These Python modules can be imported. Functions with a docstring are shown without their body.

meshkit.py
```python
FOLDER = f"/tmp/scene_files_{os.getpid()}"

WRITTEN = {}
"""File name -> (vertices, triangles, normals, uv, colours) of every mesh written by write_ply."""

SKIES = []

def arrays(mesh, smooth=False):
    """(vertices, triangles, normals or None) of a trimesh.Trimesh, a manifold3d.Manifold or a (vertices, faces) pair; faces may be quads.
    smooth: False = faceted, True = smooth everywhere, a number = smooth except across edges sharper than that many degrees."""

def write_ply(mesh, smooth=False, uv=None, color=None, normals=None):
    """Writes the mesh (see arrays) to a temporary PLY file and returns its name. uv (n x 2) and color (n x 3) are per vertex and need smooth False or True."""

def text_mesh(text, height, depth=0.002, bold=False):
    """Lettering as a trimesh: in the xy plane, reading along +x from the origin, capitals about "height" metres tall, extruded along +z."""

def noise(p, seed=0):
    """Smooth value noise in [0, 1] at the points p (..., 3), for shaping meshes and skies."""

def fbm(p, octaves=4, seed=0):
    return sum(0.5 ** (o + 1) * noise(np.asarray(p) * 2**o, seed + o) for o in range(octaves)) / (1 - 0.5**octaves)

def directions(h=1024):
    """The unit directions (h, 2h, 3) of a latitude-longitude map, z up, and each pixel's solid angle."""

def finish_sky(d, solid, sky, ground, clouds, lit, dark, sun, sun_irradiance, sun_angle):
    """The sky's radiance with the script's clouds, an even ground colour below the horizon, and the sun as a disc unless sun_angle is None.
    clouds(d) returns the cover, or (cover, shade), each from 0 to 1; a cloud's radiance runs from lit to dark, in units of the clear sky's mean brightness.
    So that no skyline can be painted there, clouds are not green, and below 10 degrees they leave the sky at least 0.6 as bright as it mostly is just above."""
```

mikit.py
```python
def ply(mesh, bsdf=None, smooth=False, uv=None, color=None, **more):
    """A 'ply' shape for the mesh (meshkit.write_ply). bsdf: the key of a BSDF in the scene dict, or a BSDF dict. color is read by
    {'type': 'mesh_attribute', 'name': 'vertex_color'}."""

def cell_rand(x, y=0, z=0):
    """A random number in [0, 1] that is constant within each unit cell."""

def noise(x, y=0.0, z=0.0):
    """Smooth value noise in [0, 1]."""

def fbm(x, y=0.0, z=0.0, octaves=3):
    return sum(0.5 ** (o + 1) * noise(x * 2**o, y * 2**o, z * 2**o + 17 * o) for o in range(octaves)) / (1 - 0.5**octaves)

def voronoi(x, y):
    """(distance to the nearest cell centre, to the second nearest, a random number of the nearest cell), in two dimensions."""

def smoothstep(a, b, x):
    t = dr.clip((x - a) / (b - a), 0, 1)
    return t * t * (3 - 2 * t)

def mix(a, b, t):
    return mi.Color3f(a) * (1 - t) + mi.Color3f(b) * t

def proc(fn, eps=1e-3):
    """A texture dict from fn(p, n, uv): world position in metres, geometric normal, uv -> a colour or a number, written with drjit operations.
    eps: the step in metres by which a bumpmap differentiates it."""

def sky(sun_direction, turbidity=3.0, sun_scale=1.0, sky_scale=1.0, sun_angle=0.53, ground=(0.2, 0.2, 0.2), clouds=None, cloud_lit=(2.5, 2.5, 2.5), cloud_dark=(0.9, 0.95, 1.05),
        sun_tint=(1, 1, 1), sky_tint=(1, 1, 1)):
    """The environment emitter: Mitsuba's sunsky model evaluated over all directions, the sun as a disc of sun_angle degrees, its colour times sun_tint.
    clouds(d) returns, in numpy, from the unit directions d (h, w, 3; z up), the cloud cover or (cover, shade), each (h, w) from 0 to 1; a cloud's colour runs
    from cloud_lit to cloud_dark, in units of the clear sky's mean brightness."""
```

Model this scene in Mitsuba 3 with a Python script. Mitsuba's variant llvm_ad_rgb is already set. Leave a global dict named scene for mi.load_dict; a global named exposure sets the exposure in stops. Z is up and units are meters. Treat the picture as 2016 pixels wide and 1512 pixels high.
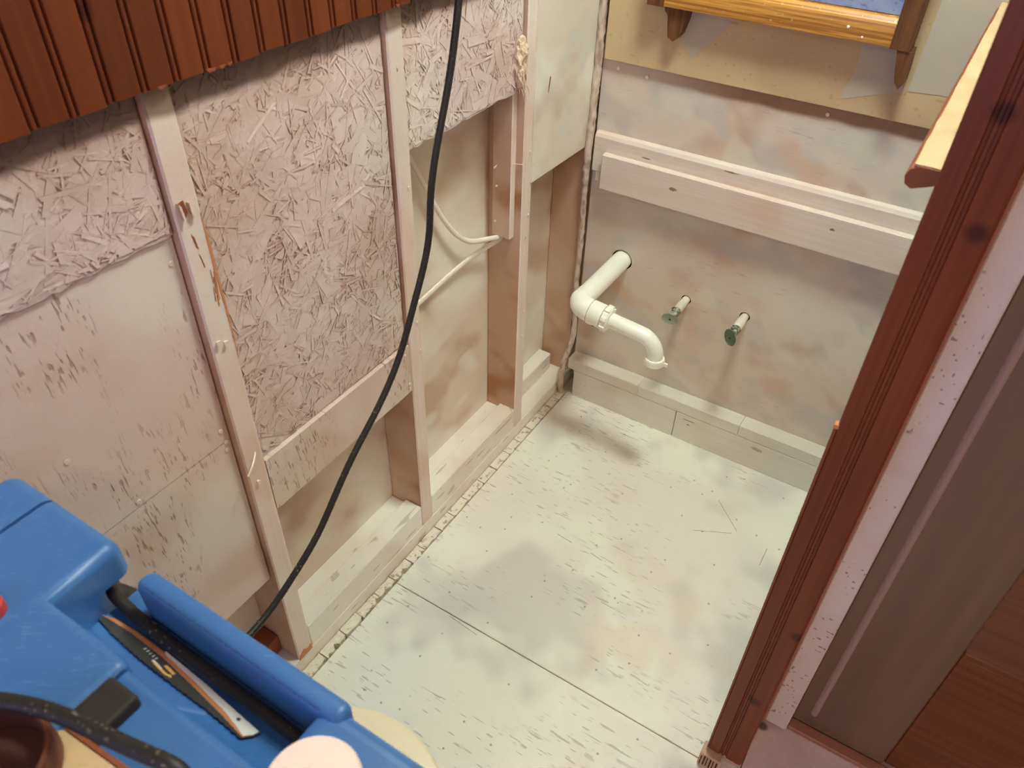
import math, random
import numpy as np, trimesh, drjit as dr, mitsuba as mi, mikit, meshkit
from mikit import proc, noise, fbm, cell_rand, smoothstep, mix
from shapely.geometry import Polygon
from scipy.interpolate import CubicSpline
import manifold3d as m3

# ---------------------------------------------------------------- camera, lights, exposure
scene = {'type': 'scene'}
labels = {}
exposure = 0.66
CAM = np.array([0.786, -1.5855, 1.5])
FWD = np.array([-0.39219, 0.65673, -0.64412])
UP = -np.array([0.35796, -0.53608, -0.76452])
T = mi.ScalarTransform4f
scene['camera'] = {'type': 'thinlens', 'fov': 2 * math.degrees(math.atan(1008 / 1532.7)), 'fov_axis': 'x', 'near_clip': 0.05, 'far_clip': 50.0,
                   'aperture_radius': 0.0016, 'focus_distance': 1.75,
                   'to_world': T().look_at(origin=CAM.tolist(), target=(CAM + FWD).tolist(), up=UP.tolist())}
LAMP_ALCOVE = (50.0, 58.0, 53.0)      # ceiling fixture over the alcove, near-neutral
LAMP_FILL = (50.0, 36.0, 23.0)          # unseen warm fill lamp added behind the photographer
WINDOW_FILL = (0.6, 1.15, 3.9)              # cool glow of the window pane added to light the jamb


def lin(r, g, b):
    return [((c / 255 + 0.055) / 1.055) ** 2.4 if c > 10 else c / 255 / 12.92 for c in (r, g, b)]


# ---------------------------------------------------------------- mesh helpers
def fix(m):
    if m.volume < 0:
        m.invert()
    return m


def box(x0, x1, y0, y1, z0, z1, b=0.0015):
    b = min(b, 0.45 * min(x1 - x0, y1 - y0, z1 - z0))
    P = []
    for sx in (0, 1):
        for sy in (0, 1):
            for sz in (0, 1):
                x, y, z = (x0, x1)[sx], (y0, y1)[sy], (z0, z1)[sz]
                ix, iy, iz = (b, -b)[sx], (b, -b)[sy], (b, -b)[sz]
                P += [(x, y + iy, z + iz), (x + ix, y, z + iz), (x + ix, y + iy, z)]
    return trimesh.Trimesh(P).convex_hull


def prism(poly, axis, a0, a1):
    """poly: points, x: (y,z)  y: (z,x)  z: (x,y); extruded along the axis from a0 to a1."""
    P = poly if isinstance(poly, Polygon) else Polygon(poly)
    if not P.is_valid:
        P = P.buffer(0)
    m = trimesh.creation.extrude_polygon(P, a1 - a0, engine='earcut')
    v = m.vertices.copy()
    u, w, t = v[:, 0], v[:, 1], v[:, 2] + a0
    m.vertices = np.stack({'x': [t, u, w], 'y': [w, t, u], 'z': [u, w, t]}[axis], 1)
    return fix(m)


def tube(pts, r, sides=12, n=60, flat=1.0, straight=False):
    p = np.asarray(pts, float)
    s = np.r_[0, np.cumsum(np.linalg.norm(np.diff(p, axis=0), axis=1))]
    if straight or len(p) == 2:
        q = p
        rr = np.broadcast_to(r, (len(p),))
    else:
        t = np.linspace(0, s[-1], n)
        q = CubicSpline(s, p)(t)
        rr = np.interp(t, s, np.broadcast_to(r, (len(p),)))
    tg = np.gradient(q, axis=0)
    tg /= np.linalg.norm(tg, axis=1, keepdims=True)
    a = np.cross(tg[0], [0, 0, 1.0] if abs(tg[0][2]) < 0.9 else [1.0, 0, 0])
    V = []
    ang = np.arange(sides) * 2 * np.pi / sides
    for i in range(len(q)):
        a = a - tg[i] * (a @ tg[i])
        a /= np.linalg.norm(a)
        b = np.cross(tg[i], a)
        V.append(q[i] + rr[i] * (np.cos(ang)[:, None] * a * flat + np.sin(ang)[:, None] * b))
    V = np.vstack(V + [q[:1], q[-1:]])
    F, N = [], len(q)
    for i in range(N - 1):
        for j in range(sides):
            k = (j + 1) % sides
            F += [(i * sides + j, i * sides + k, (i + 1) * sides + k), (i * sides + j, (i + 1) * sides + k, (i + 1) * sides + j)]
    c0, c1 = N * sides, N * sides + 1
    for j in range(sides):
        k = (j + 1) % sides
        F += [(c0, k, j), (c1, (N - 1) * sides + j, (N - 1) * sides + k)]
    return fix(trimesh.Trimesh(V, F, process=False))


def lathe(profile, origin, axis, seg=32):
    """profile: (radius, height) from start to end along axis; closed by caps where radius is 0."""
    p = np.asarray(profile, float)
    a = np.asarray(axis, float)
    a /= np.linalg.norm(a)
    u = np.cross(a, [0, 0, 1.0] if abs(a[2]) < 0.9 else [1.0, 0, 0])
    u /= np.linalg.norm(u)
    w = np.cross(a, u)
    ang = np.arange(seg) * 2 * np.pi / seg
    V = np.vstack([np.asarray(origin) + a * h + max(r, 1e-5) * (np.cos(ang)[:, None] * u + np.sin(ang)[:, None] * w) for r, h in p])
    F = []
    for i in range(len(p) - 1):
        for j in range(seg):
            k = (j + 1) % seg
            F += [(i * seg + j, i * seg + k, (i + 1) * seg + k), (i * seg + j, (i + 1) * seg + k, (i + 1) * seg + j)]
    return fix(trimesh.Trimesh(V, F, process=False))


def rbox(x0, x1, y0, y1, z0, z1, r=0.008, seg=16):
    P = []
    s = m3.Manifold.sphere(r, seg)
    parts = [s.translate([x, y, z]) for x in (x0 + r, x1 - r) for y in (y0 + r, y1 - r) for z in (z0 + r, z1 - r)]
    return m3.Manifold.batch_hull(parts)


def to_tri(m):
    g = m.to_mesh()
    return trimesh.Trimesh(g.vert_properties[:, :3], g.tri_verts, process=False)


def join(*ms):
    return trimesh.util.concatenate(list(ms))


# ---------------------------------------------------------------- scene helpers
def numbered(key):
    if key not in scene and key not in labels and not any(k.startswith(key + '__') for k in scene):
        return key
    i = 1
    while True:
        k = f'{key}_{i:03d}'
        if k not in scene and k not in labels and not any(q.startswith(k + '__') for q in scene):
            return k
        i += 1


def obj(name, mesh, bsdf, parent=None, smooth=False, label=None, cat=None, group=None, kind=None, **kw):
    key = numbered((parent + '__' if parent else '') + name)
    scene[key] = mikit.ply(mesh, bsdf, smooth, **kw)
    tag(key, label, cat, group, kind)
    return key


def tag(key, label=None, cat=None, group=None, kind=None):
    d = {}
    if label: d['label'] = label
    if cat: d['category'] = cat
    if group: d['group'] = group
    if kind: d['kind'] = kind
    if d: labels[key] = {**labels.get(key, {}), **d}
    return key


# ---------------------------------------------------------------- materials
def bsdf(key, color, rough=0.6, bump=None, scale=1.0, spec=0.4, metallic=0.0, clear=0.0, eps=1e-3, **kw):
    c = proc(color) if callable(color) else {'type': 'rgb', 'value': list(color)}
    b = {'type': 'principled', 'base_color': c, 'roughness': rough, 'specular': spec, 'metallic': metallic, 'clearcoat': clear, **kw}
    if clear:
        b['clearcoat_gloss'] = 0.9
    if bump:
        b = {'type': 'bumpmap', 'nested_texture': proc(bump, eps), 'scale': scale, 'nested_bsdf': b}
    scene[key] = {'type': 'twosided', 'bsdf': b}
    return key


def B(p, k, s, o=3):
    return fbm(p.x * k + s * 3.1 + p.z * 0.31 * k, p.y * k + s * 7.7 + p.x * 0.17 * k, p.z * k + s + p.y * 0.23 * k, octaves=o)


RAW = lin(150, 96, 62)
PINK = lin(206, 178, 165)
TAN = lin(190, 160, 132)
WHITE = lin(222, 212, 192)
CREAM = lin(226, 222, 200)
GREY = lin(184, 176, 168)


def spray(p, seed, k=7.0, low=TAN, mid=PINK, high=WHITE, hi=0.7, lo=0.6):
    a, b = B(p, k, seed), B(p, k * 0.55, seed + 4.0)
    c = mix(mid, low, smoothstep(0.5, 0.72, a) * lo)
    c = mix(c, high, smoothstep(0.46, 0.68, b) * hi)
    return c * (0.96 + 0.08 * noise(p.x * 700, p.y * 700, p.z * 700))


def bare_shade_band(p, c, z0, z1, bare, amp=0.006):
    """strip of bare wood under an edge, with its shade painted into the tone"""
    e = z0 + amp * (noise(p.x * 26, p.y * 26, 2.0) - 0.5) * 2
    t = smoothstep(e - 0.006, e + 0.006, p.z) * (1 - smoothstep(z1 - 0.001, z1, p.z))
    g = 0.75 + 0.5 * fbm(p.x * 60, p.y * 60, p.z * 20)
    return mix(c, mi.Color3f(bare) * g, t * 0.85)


def m_strand(p, n, uv):
    c = spray(p, 1.3, 6.0, low=lin(190, 162, 146), mid=lin(210, 188, 180), high=lin(218, 210, 200), hi=0.65)
    c = c * (0.93 + 0.1 * uv.x)
    c = bare_shade_band(p, c, 1.152, 1.3, lin(80, 64, 52))
    top = smoothstep(0.55, 0.85, dr.abs(n.x))
    return mix(lin(124, 86, 68), c, top)


def m_osb(p, n, uv):
    c = spray(p, 1.3, 6.0, low=lin(190, 162, 146), mid=lin(210, 188, 180), high=lin(218, 210, 200), hi=0.65) * (0.72 + 0.16 * noise(p.x * 200, p.y * 160, p.z * 160))
    return bare_shade_band(p, c, 1.152, 1.3, lin(80, 64, 52))


def flecks(y, z, k=1.0):
    y = y + z * 0.06
    f = noise(y * 620, z * 85, 3.0)
    g = fbm(y * 9, z * 7, 1.0, octaves=2)
    h = noise(y * 130, z * 40, 9.0)
    return smoothstep(0.70, 0.80, f) * smoothstep(0.34, 0.60, g) * smoothstep(0.40, 0.6, h) * k


def m_ply(p, n, uv):
    c = spray(p, 2.1, 6.5, low=lin(192, 164, 138), mid=lin(210, 188, 176), high=lin(218, 209, 196), hi=0.75)
    return mix(c, lin(140, 100, 80), flecks(p.y, p.z) * 0.6)


def b_ply(p, n, uv):
    return -flecks(p.y, p.z)


def m_stud(p, n, uv):
    c = spray(p, 3.3, 8.0, low=lin(212, 182, 154), mid=lin(222, 202, 188), high=lin(228, 218, 202), hi=0.6)
    g = noise(p.y * 260, p.z * 5.0, 2.0) * noise(p.x * 260, p.z * 5.0, 5.0)
    c = c * (0.94 + 0.1 * g)
    side = spray(p, 5.1, 9.0, low=lin(160, 110, 74), mid=lin(186, 150, 122), high=lin(204, 180, 156), hi=0.6, lo=1.0)
    c = bare_shade_band(p, c, 1.155, 1.3, lin(104, 82, 58), 0.003)
    return mix(side, c, smoothstep(0.4, 0.7, n.x))


def m_sill(p, n, uv):
    c = spray(p, 6.3, 9.0, low=lin(216, 196, 172), mid=lin(227, 219, 205), high=lin(232, 230, 218), hi=0.85, lo=0.5)
    d = smoothstep(0.8, 0.86, noise(p.x * 90, p.y * 24, p.z * 90))
    return mix(c, lin(140, 116, 96), d * 0.4)


def m_cavity(p, n, uv):
    c = spray(p, 7.1, 7.0, low=lin(186, 156, 128), mid=lin(216, 200, 180), high=lin(228, 224, 210), hi=0.85, lo=0.8)
    d = noise(p.y * 9 + p.z * 7, p.z * 16 - p.y * 3, 5.0)
    return mix(c, lin(232, 228, 214), smoothstep(0.62, 0.85, d) * 0.6)


def m_card(p, n, uv):
    c = spray(p, 8.9, 9.0, low=lin(190, 172, 152), mid=lin(212, 202, 184), high=lin(228, 225, 212), hi=0.85, lo=0.8)
    return mix(c, lin(196, 196, 192), smoothstep(0.52, 0.7, B(p, 10.0, 71.0)) * 0.5)


def m_back(p, n, uv):
    c = spray(p, 9.7, 9.0, low=lin(196, 166, 142), mid=lin(204, 188, 172), high=lin(212, 205, 191), hi=0.7, lo=0.75)
    c = mix(c, lin(186, 180, 172), smoothstep(0.5, 0.68, B(p, 10.0, 12.0)) * 0.7)
    c = mix(c, lin(172, 138, 112), smoothstep(0.56, 0.76, B(p, 9.0, 33.0)) * 0.5)
    c = mix(c, lin(206, 200, 178), smoothstep(0.56, 0.7, B(p, 9.0, 45.0)) * 0.6)
    f = noise(p.x * 30, p.z * 330, 3.0)
    c = mix(c, lin(160, 126, 104), smoothstep(0.86, 0.92, f) * smoothstep(0.5, 0.62, B(p, 6, 20.0)) * 0.3)
    return mix(c, bare_shade_band(p, c, 0.918, 0.96, lin(136, 96, 62), 0.003), smoothstep(0.06, 0.4, p.x) * 0.8 + 0.2)


def spot(p, cx, cz, rx, rz):
    d = dr.square((p.x - cx) / rx) + dr.square((p.z - cz) / rz)
    return 1 - smoothstep(0.4, 1.3, d + 0.8 * (noise(p.x * 300, p.z * 300) - 0.5))


def m_ledge(p, n, uv):
    c = spray(p, 11.3, 8.0, low=lin(208, 178, 154), mid=lin(210, 194, 178), high=lin(216, 208, 194), hi=0.6, lo=0.7)
    c = c * (0.95 + 0.09 * noise(p.x * 7, p.y * 200, p.z * 240))
    k = spot(p, 0.242, 0.706, 0.010, 0.0045) + spot(p, 0.36, 0.771, 0.016, 0.0022) + spot(p, 0.16, 0.752, 0.012, 0.002) + spot(p, 0.60, 0.715, 0.006, 0.003)
    return mix(c, lin(112, 82, 62), dr.minimum(k, 1) * 0.8)


def m_base(p, n, uv):
    c = spray(p, 13.9, 8.0, low=lin(198, 184, 164), mid=lin(210, 202, 188), high=lin(216, 214, 202), hi=0.7)
    c = c * (0.95 + 0.08 * noise(p.x * 6, p.y * 150, p.z * 230))
    k = spot(p, 0.591, 0.072, 0.016, 0.006) * (0.4 + 0.6 * noise(p.x * 500, 1, p.z * 700)) + spot(p, 0.40, 0.076, 0.02, 0.0018) + spot(p, 0.085, 0.05, 0.002, 0.002) + spot(p, 0.40, 0.062, 0.004, 0.0025)
    return mix(c, lin(120, 104, 90), dr.minimum(k, 1) * 0.75)


SCR = [((.559, -.154), (.632, -.225)), ((.541, -.282), (.624, -.239)), ((.713, -.237), (.713, -.294)), ((.267, -.476), (.307, -.48)), ((.36, -.482), (.392, -.487)), ((.179, -.805), (.256, -.812)), ((.13, -.019), (.168, -.028))]


def m_floor(p, n, uv):
    a, b, c2 = B(p, 6.0, 15.0), B(p, 4.0, 17.0), B(p, 8.0, 21.0)
    c = mix(lin(224, 218, 206), lin(228, 227, 212), smoothstep(0.45, 0.6, b))
    c = mix(c, lin(196, 192, 186), smoothstep(0.52, 0.68, a) * 0.75)
    c = mix(c, lin(214, 196, 172), smoothstep(0.62, 0.8, c2) * 0.5)
    f = noise(p.x * 36, p.y * 560, 3.0) * noise(p.x * 60, p.y * 210, 8.0) * 1.35
    m = smoothstep(0.48, 0.62, fbm(p.x * 5 + 3, p.y * 7, 2.0, octaves=2))
    c = mix(c, lin(150, 146, 138), smoothstep(0.66, 0.84, f) * m * 0.5)
    k = mi.Float(0)
    for (x0, y0), (x1, y1) in SCR:
        dx, dy = x1 - x0, y1 - y0
        t = dr.clip(((p.x - x0) * dx + (p.y - y0) * dy) / (dx * dx + dy * dy), 0, 1)
        k = dr.maximum(k, 1 - smoothstep(0.0003, 0.0011, dr.sqrt(dr.square(p.x - x0 - t * dx) + dr.square(p.y - y0 - t * dy))))
    v = mikit.voronoi(p.x * 14, p.y * 14)
    dots = (1 - smoothstep(0.02, 0.045, v[0])) * smoothstep(0.5, 0.6, v[2])
    return mix(c, lin(92, 88, 82), dr.minimum(k * 0.7 + dots * 0.6, 1))


def b_floor(p, n, uv):
    return -smoothstep(0.66, 0.84, noise(p.x * 36, p.y * 560, 3.0) * noise(p.x * 60, p.y * 210, 8.0) * 1.35)


def m_floor_pink(p, n, uv):
    c = spray(p, 23.0, 12.0, low=lin(190, 160, 150), mid=lin(222, 200, 194), high=lin(226, 212, 206))
    d = 1 - smoothstep(0.2, 1.0, dr.square((p.x - 0.842) / 0.016) + dr.square((p.y + 0.672) / 0.012))
    return mix(c, lin(70, 56, 54), d * 0.85)


def m_wains(p, n, uv):
    r = cell_rand(dr.floor(p.y / 0.0425 + 0.3), 1.0, 2.0)
    g = fbm(p.y * 160, p.z * 4.0, p.x * 160, octaves=3)
    w = noise(p.y * 26 + 2 * noise(p.y * 8, p.z * 2), p.z * 2.5, 4)
    c = mix(lin(114, 55, 22), lin(80, 32, 13), g * 0.7 + 0.3 * w)
    c = c * (0.82 + 0.32 * r)
    v = mikit.voronoi(p.y * 9, p.z * 5.5 + 0.35)
    c = mix(c, lin(66, 24, 12), 1 - smoothstep(0.03, 0.10, v[0]))
    side = smoothstep(-0.75, -0.5, n.z)
    return mix(lin(176, 140, 96), c, side)


def m_casing(p, n, uv):
    g = fbm(p.x * 200, p.y * 200, p.z * 5, octaves=3)
    b = noise(p.x * 20, 2, p.z * 4)
    c = mix(lin(134, 66, 38), lin(96, 40, 24), 0.55 * g + 0.45 * b)
    v = mikit.voronoi(p.x * 6 + 0.3, p.z * 6)
    c = mix(c, lin(52, 20, 12), (1 - smoothstep(0.03, 0.09, v[0])) * 0.8)
    return mix(lin(128, 72, 44), c, smoothstep(0.7696, 0.7702, p.x))


def m_oak(p, n, uv):
    g = fbm(p.x * 9, p.y * 240, p.z * 240, octaves=3)
    c = mix(lin(196, 138, 60), lin(146, 92, 34), smoothstep(0.3, 0.7, g))
    d = smoothstep(0.8, 0.86, noise(p.x * 160, p.y * 160, p.z * 160))
    return mix(c, lin(224, 204, 170), d * 0.25)


def m_oakdark(p, n, uv):
    g = fbm(p.x * 200, p.y * 200, p.z * 9, octaves=3)
    return mix(lin(104, 66, 30), lin(76, 45, 19), smoothstep(0.3, 0.7, g))


def m_paper(p, n, uv):
    c = spray(p, 31.0, 5.0, low=lin(172, 144, 104), mid=lin(192, 166, 124), high=lin(204, 186, 148), hi=0.5)
    k = smoothstep(0.88, 0.94, noise(p.x * 110, 2, p.z * 90))
    return mix(c, lin(150, 122, 86), k * 0.35)


def m_ledgetop(p, n, uv):
    return mix(lin(190, 166, 128), lin(160, 130, 92), B(p, 22, 61))


def m_jamb(p, n, uv):
    c = spray(p, 33.0, 10.0, low=lin(212, 200, 186), mid=lin(226, 218, 206), high=lin(232, 228, 218))
    d = smoothstep(0.83, 0.88, noise(p.x * 210, 3, p.z * 150)) * smoothstep(0.4, 0.6, noise(p.x * 30, 1, p.z * 12))
    return mix(c, lin(120, 96, 86), d * 0.7)


def m_cord(p, n, uv):
    d = smoothstep(0.78, 0.86, noise(p.x * 420, p.y * 420, p.z * 300)) * smoothstep(0.45, 0.7, noise(p.x * 40, p.y * 40, p.z * 40))
    return mix(lin(34, 30, 27), lin(150, 128, 110), d * 0.5)


def m_blue(p, n, uv):
    c = mix(lin(56, 104, 164), lin(66, 112, 168), B(p, 9, 40))
    d = smoothstep(0.86, 0.92, noise(p.x * 60 + p.y * 60, p.y * 700 - p.x * 500, p.z * 60))
    return mix(c, lin(120, 156, 200), d * 0.25)


def m_door(p, n, uv):
    g = fbm(p.x * 60, p.y * 60, p.z * 2, octaves=2)
    return mix(lin(122, 100, 78), lin(104, 84, 66), g)


def m_louver(p, n, uv):
    g = fbm(p.x * 6, p.y * 90, p.z * 90, octaves=2)
    return mix(lin(128, 70, 36), lin(98, 52, 28), g)


def m_corner(p, n, uv):
    a = fbm(p.x * 120, p.y * 120, p.z * 40, octaves=4)
    return mix(lin(152, 128, 112), lin(196, 176, 160), smoothstep(0.25, 0.6, a))


def m_chip(p, n, uv):
    a = fbm(p.x * 120, p.y * 120, p.z * 120, octaves=3)
    return mix(lin(170, 152, 130), lin(222, 214, 194), smoothstep(0.2, 0.42, a))


def m_pvc(p, n, uv):
    return mix(lin(242, 242, 226), lin(236, 230, 208), smoothstep(0.45, 0.75, B(p, 12, 50)) * 0.6)


def m_valve(p, n, uv):
    a = fbm(p.x * 150, p.y * 150, p.z * 150, octaves=2)
    return mix(lin(96, 104, 88), lin(176, 176, 156), smoothstep(0.4, 0.7, a))


def m_mirror(p, n, uv):
    a = fbm(p.x * 60, 2, p.z * 60, octaves=3)
    d = smoothstep(0.72, 0.8, noise(p.x * 180, 1, p.z * 180))
    return mix(mix(lin(120, 134, 176), lin(150, 160, 184), a), lin(96, 100, 120), d * 0.5)  # bluish reflected light painted into the glass color, plus dark specks


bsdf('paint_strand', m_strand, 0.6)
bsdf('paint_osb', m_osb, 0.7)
bsdf('paint_ply', m_ply, 0.6, bump=b_ply, scale=0.0012, eps=5e-4)
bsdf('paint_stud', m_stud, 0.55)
bsdf('paint_sill', m_sill, 0.55)
bsdf('paint_cavity', m_cavity, 0.6)
bsdf('paint_card', m_card, 0.6)
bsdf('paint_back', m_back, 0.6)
bsdf('paint_ledge', m_ledge, 0.55)
bsdf('paint_base', m_base, 0.55)
bsdf('paint_floor', m_floor, 0.5, bump=b_floor, scale=0.0006, eps=5e-4)
bsdf('paint_floor_pink', m_floor_pink, 0.5)
bsdf('stained_pine', m_wains, 0.55, spec=0.25)
bsdf('red_stain', m_casing, 0.42, spec=0.3)
bsdf('golden_oak', m_oak, 0.34, spec=0.4)
bsdf('dark_oak', m_oakdark, 0.45, spec=0.3)
bsdf('drywall_paper', m_paper, 0.75)
bsdf('torn_gypsum', lin(180, 168, 148), 0.8)
bsdf('jamb_paint', m_jamb, 0.3, spec=0.5)
bsdf('pink_strip', lin(168, 112, 92), 0.4)
bsdf('cord_rubber', m_cord, 0.5)
bsdf('blue_plastic', m_blue, 0.4, spec=0.5)
bsdf('seam_blue', lin(34, 66, 116), 0.6)
bsdf('black_rubber', lin(44, 38, 34), 0.6)
bsdf('door_lacquer', m_door, 0.22, spec=0.5)
bsdf('louver_wood', m_louver, 0.35)
bsdf('bead_highlight', lin(164, 142, 128), 0.25, spec=0.6, clear=0.6)  # pale base color paints in the reflected highlight along the door bead
bsdf('corner_plaster', m_corner, 0.7)
bsdf('chip_plaster', m_chip, 0.7)
bsdf('pvc', m_pvc, 0.3, spec=0.5)
bsdf('pvc_line', lin(196, 178, 142), 0.4)
bsdf('valve_metal', m_valve, 0.4, spec=0.5)
bsdf('valve_handle_grey', lin(124, 128, 110), 0.35, spec=0.6)
bsdf('valve_handle', lin(72, 84, 62), 0.35, spec=0.6)
bsdf('cable_sheath', lin(228, 219, 203), 0.45)
bsdf('mirror_glass', m_mirror, 0.15, spec=0.8)
bsdf('nail_paint', lin(222, 204, 184), 0.4)
bsdf('nail_steel', lin(196, 186, 172), 0.35, spec=0.6)
bsdf('raw_wood', lin(190, 130, 84), 0.7)
bsdf('tan_wood', lin(206, 174, 130), 0.6)
bsdf('brown_band', lin(134, 74, 46), 0.55)
bsdf('core_brown', lin(96, 52, 34), 0.5)
bsdf('tube_inside', lin(64, 34, 24), 0.8)
bsdf('blade_dark', lin(62, 58, 54), 0.4)
bsdf('blade_orange', lin(204, 132, 84), 0.45)
bsdf('blade_white', lin(236, 228, 214), 0.4)
bsdf('blade_ink', lin(236, 176, 96), 0.5)
bsdf('cream_plastic', lin(232, 216, 178), 0.35, spec=0.5)
bsdf('pale_pink', lin(246, 216, 200), 0.4)
bsdf('red_plastic', lin(196, 60, 50), 0.35)
bsdf('dark_gap', lin(52, 40, 34), 0.8)
bsdf('room_paint', lin(214, 204, 188), 0.7)
bsdf('ceiling_paint', lin(226, 216, 200), 0.8)
bsdf('lamp_white', lin(240, 240, 236), 0.4)
bsdf('foam_fibre', lin(206, 184, 154), 0.85)
bsdf('ledge_top', m_ledgetop, 0.6)

rng = np.random.default_rng(7)
random.seed(7)

# ---------------------------------------------------------------- ceiling lamp, added fill lamp and added glowing window
lamp = 'ceiling_lamp'
obj('shade', lathe([(0, 0.0), (0.205, 0.0), (0.215, 0.012), (0.215, 0.022), (0, 0.022)], (0.58, -0.50, 2.375), (0, 0, 1), 40), 'lamp_white', lamp)
scene[lamp + '__diffuser'] = mikit.ply(lathe([(0, 0.0), (0.10, 0.004), (0.16, 0.014), (0.20, 0.034), (0, 0.034)], (0.58, -0.50, 2.340), (0, 0, 1), 40), 'lamp_white', True,
                                       emitter={'type': 'area', 'radiance': {'type': 'rgb', 'value': list(LAMP_ALCOVE)}})
tag(lamp, 'round white flush ceiling lamp lighting the vanity alcove from overhead', 'lamp')
lamp = 'fill_lamp'
obj('shade', lathe([(0, 0.0), (0.135, 0.0), (0.145, 0.012), (0.145, 0.022), (0, 0.022)], (1.15, -2.5, 2.375), (0, 0, 1), 40), 'lamp_white', lamp)
scene[lamp + '__diffuser'] = mikit.ply(lathe([(0, 0.0), (0.06, 0.004), (0.10, 0.014), (0.13, 0.034), (0, 0.034)], (1.15, -2.5, 2.340), (0, 0, 1), 40), 'lamp_white', True,
                                       emitter={'type': 'area', 'radiance': {'type': 'rgb', 'value': list(LAMP_FILL)}})
tag(lamp, 'round warm fill lamp added on the ceiling behind the photographer', 'lamp')
scene['added_window_1__pane'] = mikit.ply(box(0.16, 0.80, -3.195, -3.185, 1.05, 1.95, 0.001), 'lamp_white',
                                    emitter={'type': 'area', 'radiance': {'type': 'rgb', 'value': list(WINDOW_FILL)}})
obj('frame', join(box(0.10, 0.16, -3.2, -3.16, 0.99, 2.01), box(0.80, 0.86, -3.2, -3.16, 0.99, 2.01), box(0.16, 0.80, -3.2, -3.16, 0.99, 1.05), box(0.16, 0.80, -3.2, -3.16, 1.95, 2.01)), 'lamp_white', 'added_window_1')
tag('added_window_1', 'added glowing window behind the photographer casting cool light on the door jamb', None, None, 'structure')

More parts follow.
